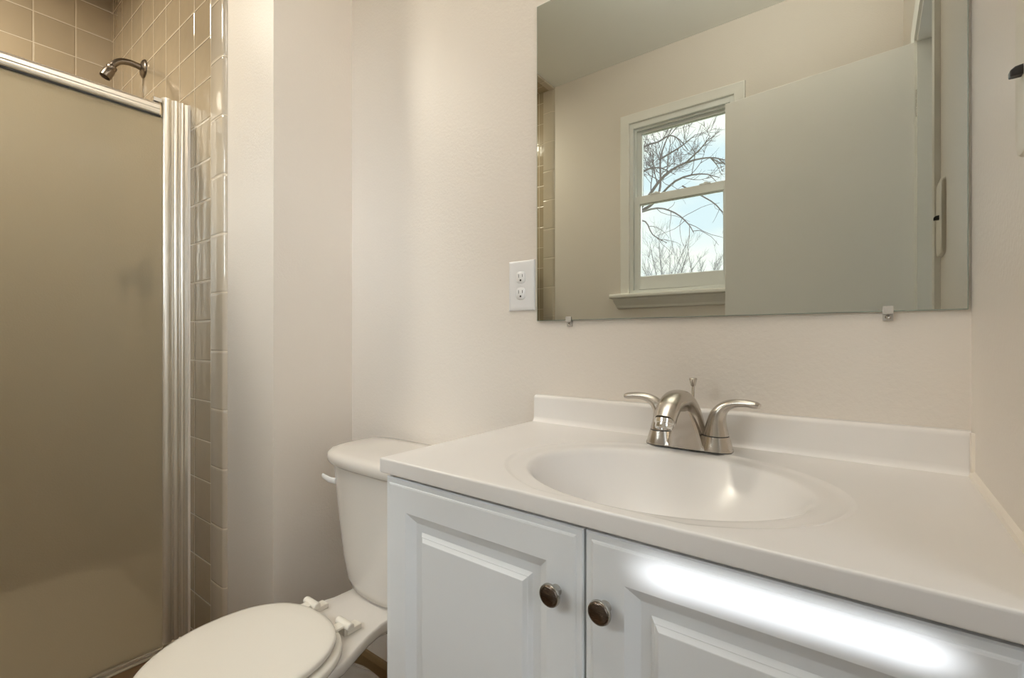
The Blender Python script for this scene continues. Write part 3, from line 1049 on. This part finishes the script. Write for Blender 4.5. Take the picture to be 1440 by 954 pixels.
rib(0.5424, 0.5690, 0.0085)
jp.append((0.0004, 0.5715))
rib(0.5730, 0.5890, 0.0075)
jp.append((0.0004, 0.5915))
rib(0.5930, 0.6060, 0.0065)
jp.append((0.0004, 0.6080))
jp += [(0.002, 0.6140), (0.002, 0.6204), (-0.022, 0.6204)]
zt = lambda y: 1.8092 + (y - 0.5420) * 0.02
loft(bm, [[(XD + a, y, 0.0225) for a, y in jp], [(XD + a, y, zt(y)) for a, y in jp]])
obj('wall_jamb', bm, M['gold_alu'], sd, smooth=40)
bm = BM()
loft(bm, [[(XD + a, y, z) for a, y in ((0.0018, 0.6150), (0.0065, 0.6165), (0.0085, 0.6204), (0.0018, 0.6204))] for z in (0.0225, 1.8105)])
obj('caulk_strip', bm, M['caulk'], sd)
bm = BM()
box(bm, XD - 0.016, XD + 0.012, YF + 0.012, 0.5418, 0.0065, 0.018)
obj('bottom_rail', bm, M['gold_alu'], sd, bevel=0.003)
bm = BM()
box(bm, XD - 0.020, XD + 0.004, YF + 0.0115, YF + 0.040, 0.0065, 1.80)
obj('far_jamb', bm, M['gold_alu'], sd, bevel=0.003)

# ------------------------------------------------------------------ shower head and valve
SX, SZ = -2.312, 2.0990
sh = thing('overhead_shower', 'small brushed metal shower head on a bent arm above the shower door', 'shower head', (SX, YT, SZ))
bm = BM()
lathe(bm, [(0.036, 0.0), (0.036, 0.003), (0.032, 0.007), (0.018, 0.012), (0.013, 0.013)], (SX, YT - 0.0002, SZ), '-y', 36)
obj('escutcheon', bm, M['bronze'], sh, smooth=45)
bm = BM()
sweep(bm, [(SX, YT - 0.004, SZ), (SX, YT - 0.030, SZ + 0.003), (SX, YT - 0.055, SZ + 0.002), (SX, YT - 0.078, SZ - 0.007), (SX, YT - 0.094, SZ - 0.024), (SX, YT - 0.101, SZ - 0.038)],
      [0.0115] * 6, [0.0115] * 6, (1, 0, 0), 20, 6)
obj('arm', bm, M['bronze'], sh, smooth=60)
bm = BM()
q = Vector((0, -0.42, -0.90)).normalized().to_track_quat('Z', 'Y').to_matrix().to_4x4()
lathe(bm, [(0.010, -0.014), (0.0165, -0.009), (0.0175, -0.002), (0.0150, 0.005), (0.0125, 0.008), (0.0180, 0.010), (0.0185, 0.014), (0.0185, 0.040), (0.0175, 0.043), (0.0150, 0.043), (0.0135, 0.036)], n=32)
bm.transform(Matrix.Translation((SX, YT - 0.104, SZ - 0.046)) @ q)
obj('spray_head', bm, M['bronze'], sh, smooth=40)

VX, VZ = -2.30, 1.262
sv = thing('shower_valve', 'dark round shower valve handle blurred behind the obscure glass', 'shower valve', (VX, YT, VZ))
bm = BM()
lathe(bm, [(0.085, 0.0), (0.085, 0.004), (0.078, 0.010), (0.030, 0.014), (0.030, 0.040)], (VX, YT - 0.0002, VZ), '-y', 40)
obj('escutcheon', bm, M['bronze'], sv, smooth=40)
bm = BM()
lathe(bm, [(0.028, 0.038), (0.036, 0.046), (0.036, 0.078), (0.028, 0.085)], (VX, YT, VZ), '-y', 32)
sweep(bm, [(VX, YT - 0.066, VZ - 0.01), (VX + 0.002, YT - 0.070, VZ - 0.05), (VX + 0.004, YT - 0.078, VZ - 0.10)], [0.016, 0.014, 0.011], [0.012, 0.010, 0.008], (1, 0, 0), 16, 5)
obj('handle', bm, M['bronze'], sv, smooth=45)

# ------------------------------------------------------------------ outdoors: lawn and bare trees beyond the window
GZ = -3.2
bm = BM()
box(bm, -40, 30, -60, -1.9, GZ - 0.2, GZ)
lawn = obj('lawn', bm, M['grass'])
structure(lawn, 'dry lawn outside below the window', 'ground')


def tube(bm, pts, r0, r1, n=4):
    rings = []
    m = len(pts)
    for i, p in enumerate(pts):
        t = (pts[min(i + 1, m - 1)] - pts[max(i - 1, 0)])
        if t.length < 1e-6:
            t = Vector((0, 0, 1))
        t.normalize()
        a = t.cross(Vector((0.31, 0.2, 0.93)))
        if a.length < 1e-3:
            a = t.cross(Vector((1, 0, 0)))
        a.normalize()
        b = t.cross(a)
        r = r0 + (r1 - r0) * i / (m - 1)
        rings.append([p + (a * math.cos(2 * PI * k / n) + b * math.sin(2 * PI * k / n)) * r for k in range(n)])
    loft(bm, rings)


def grow(bm, p, d, length, r, depth, rng, up=0.10, spread=0.75, kids=(3, 5)):
    """one bough with side boughs"""
    n = 5
    pts = [p.copy()]
    cur, dr = p.copy(), d.normalized()
    for i in range(n):
        dr = (dr + Vector((rng.gauss(0, 0.16), rng.gauss(0, 0.16), rng.gauss(0, 0.13) + up))).normalized()
        cur = cur + dr * (length / n)
        pts.append(cur.copy())
    tube(bm, pts, r, r * 0.45, 5 if depth > 1 else 3)
    sprout(bm, pts, length, r, depth, rng, up, spread, kids)


def sprout(bm, pts, length, r, depth, rng, up=0.1, spread=0.75, kids=(3, 5)):
    if depth <= 0:
        return
    for _ in range(rng.randint(*kids)):
        f = rng.uniform(0.22, 1.0) * (len(pts) - 1)
        i = min(int(f), len(pts) - 2)
        q = pts[i].lerp(pts[i + 1], f - i)
        t = (pts[i + 1] - pts[i]).normalized()
        v = Vector((rng.gauss(0, 1), rng.gauss(0, 0.7), rng.gauss(0, 1)))
        v = (v - t * v.dot(t)).normalized()
        grow(bm, q, t + v * spread, length * rng.uniform(0.42, 0.62), max(r * 0.5, 0.0042), depth - 1, rng, up, spread, kids)


def virt(u, v, y):
    """point of the yard that the mirror shows at a pixel of the 1440 x 954 frame"""
    th = math.radians(37.1335)
    a, b = (u - 720) / 665.8, (477 - v) / 665.8
    dx = -math.sin(th) + a * math.cos(th)
    dy = math.cos(th) + a * math.sin(th)
    k = (2 * D - y) / dy
    return Vector((dx * k, y, 1.02 + b * k))


def limb(bm, pix, y, r0, r1, depth, rng, **kw):
    pts = [virt(u, v, y + dy) for u, v, dy in pix]
    pts = catmull(pts, 3)
    tube(bm, pts, r0, r1, 6)
    L = sum((b - a).length for a, b in zip(pts, pts[1:]))
    sprout(bm, pts, L * 0.55, (r0 + r1) / 2, depth, rng, **kw)
    return pts


rng = random.Random(5)
YTR = -7.5
bm = BM()
base_p = virt(880, 420, YTR)
trunk_pts = [Vector((base_p.x - 0.1, YTR, GZ)), Vector((base_p.x - 0.05, YTR, 0.0)), Vector((base_p.x, YTR, 2.4)), virt(897, 300, YTR)]
tube(bm, catmull(trunk_pts, 4), 0.17, 0.075, 10)
limb(bm, [(897, 300, 0), (912, 277, 0.2), (935, 247, 0.3), (965, 229, 0.1), (998, 222, -0.3), (1022, 226, -0.5)], YTR, 0.036, 0.010, 3, rng, kids=(5, 7))
limb(bm, [(897, 300, 0), (920, 285, 0.1), (929, 262, -0.1), (929, 224, -0.4), (938, 196, -0.5), (950, 172, -0.6)], YTR, 0.032, 0.009, 3, rng, kids=(5, 7))
limb(bm, [(929, 224, -0.4), (944, 215, 0.0), (960, 205, 0.3), (978, 190, 0.6)], YTR, 0.020, 0.006, 2, rng, kids=(4, 6))
limb(bm, [(890, 300, 0), (893, 225, 0.3), (908, 206, 0.3), (926, 200, 0.1), (942, 191, 0.0), (956, 197, -0.1), (968, 212, -0.2)], YTR, 0.026, 0.008, 3, rng, kids=(4, 6))
limb(bm, [(893, 250, 0.2), (912, 238, 0.5), (930, 237, 0.7), (950, 246, 0.8)], YTR, 0.022, 0.006, 2, rng, kids=(4, 6))
limb(bm, [(965, 229, 0.1), (985, 210, 0.5), (999, 192, 0.7)], YTR, 0.018, 0.006, 2, rng, kids=(5, 7))
limb(bm, [(920, 285, 0.1), (950, 255, 0.9), (985, 245, 1.2), (1012, 250, 1.4)], YTR, 0.024, 0.006, 2, rng, kids=(5, 7))
limb(bm, [(897, 300, 0), (925, 293, 0.8), (950, 300, 1.3), (968, 315, 1.6), (976, 328, 1.8)], YTR, 0.020, 0.006, 1, rng, up=-0.08, kids=(7, 10))
limb(bm, [(890, 310, 0), (908, 312, 0.6), (918, 330, 0.8), (938, 342, 1.0)], YTR, 0.018, 0.006, 1, rng, up=-0.05, kids=(5, 7))
limb(bm, [(960, 262, 1.0), (1000, 283, 1.3), (1015, 297, 1.4), (1024, 305, 1.5)], YTR, 0.014, 0.006, 1, rng, up=-0.06, kids=(5, 7))
tag(obj('bare_tree', bm, M['bark']), 'large leafless tree with dark spreading boughs outside the window', 'tree')


def shrubby(cx_pix, top_pix, y, nst, seed, label, wide):
    rng = random.Random(seed)
    bm = BM()
    c = virt(cx_pix, 420, y)
    top = virt(cx_pix, top_pix, y)
    fork = Vector((c.x, y, c.z - 0.6))
    tube(bm, [Vector((c.x, y, GZ)), Vector((c.x, y, (GZ + fork.z) / 2)), fork], 0.13, 0.09, 8)
    Hh = top.z - fork.z
    for i in range(nst):
        f = (i + 0.5) / nst * 2 - 1
        d = Vector((f * wide + rng.gauss(0, 0.08), rng.gauss(0, 0.25), 1.0))
        ln = Hh * (1.0 - 0.30 * abs(f)) * rng.uniform(0.85, 1.08)
        n = 6
        pts = [fork.copy()]
        dr = d.normalized()
        for k in range(n):
            dr = (dr + Vector((rng.gauss(0, 0.06), rng.gauss(0, 0.06), 0.05))).normalized()
            pts.append(pts[-1] + dr * ln / n)
        tube(bm, pts, 0.026, 0.006, 4)
        sprout(bm, pts, ln * 0.42, 0.011, 2, rng, up=0.14, spread=0.6, kids=(6, 8))
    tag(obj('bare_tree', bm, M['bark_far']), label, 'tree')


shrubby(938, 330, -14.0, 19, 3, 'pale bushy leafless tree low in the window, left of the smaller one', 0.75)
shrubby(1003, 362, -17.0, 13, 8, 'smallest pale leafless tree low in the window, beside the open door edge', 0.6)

bpy.context.view_layer.update()
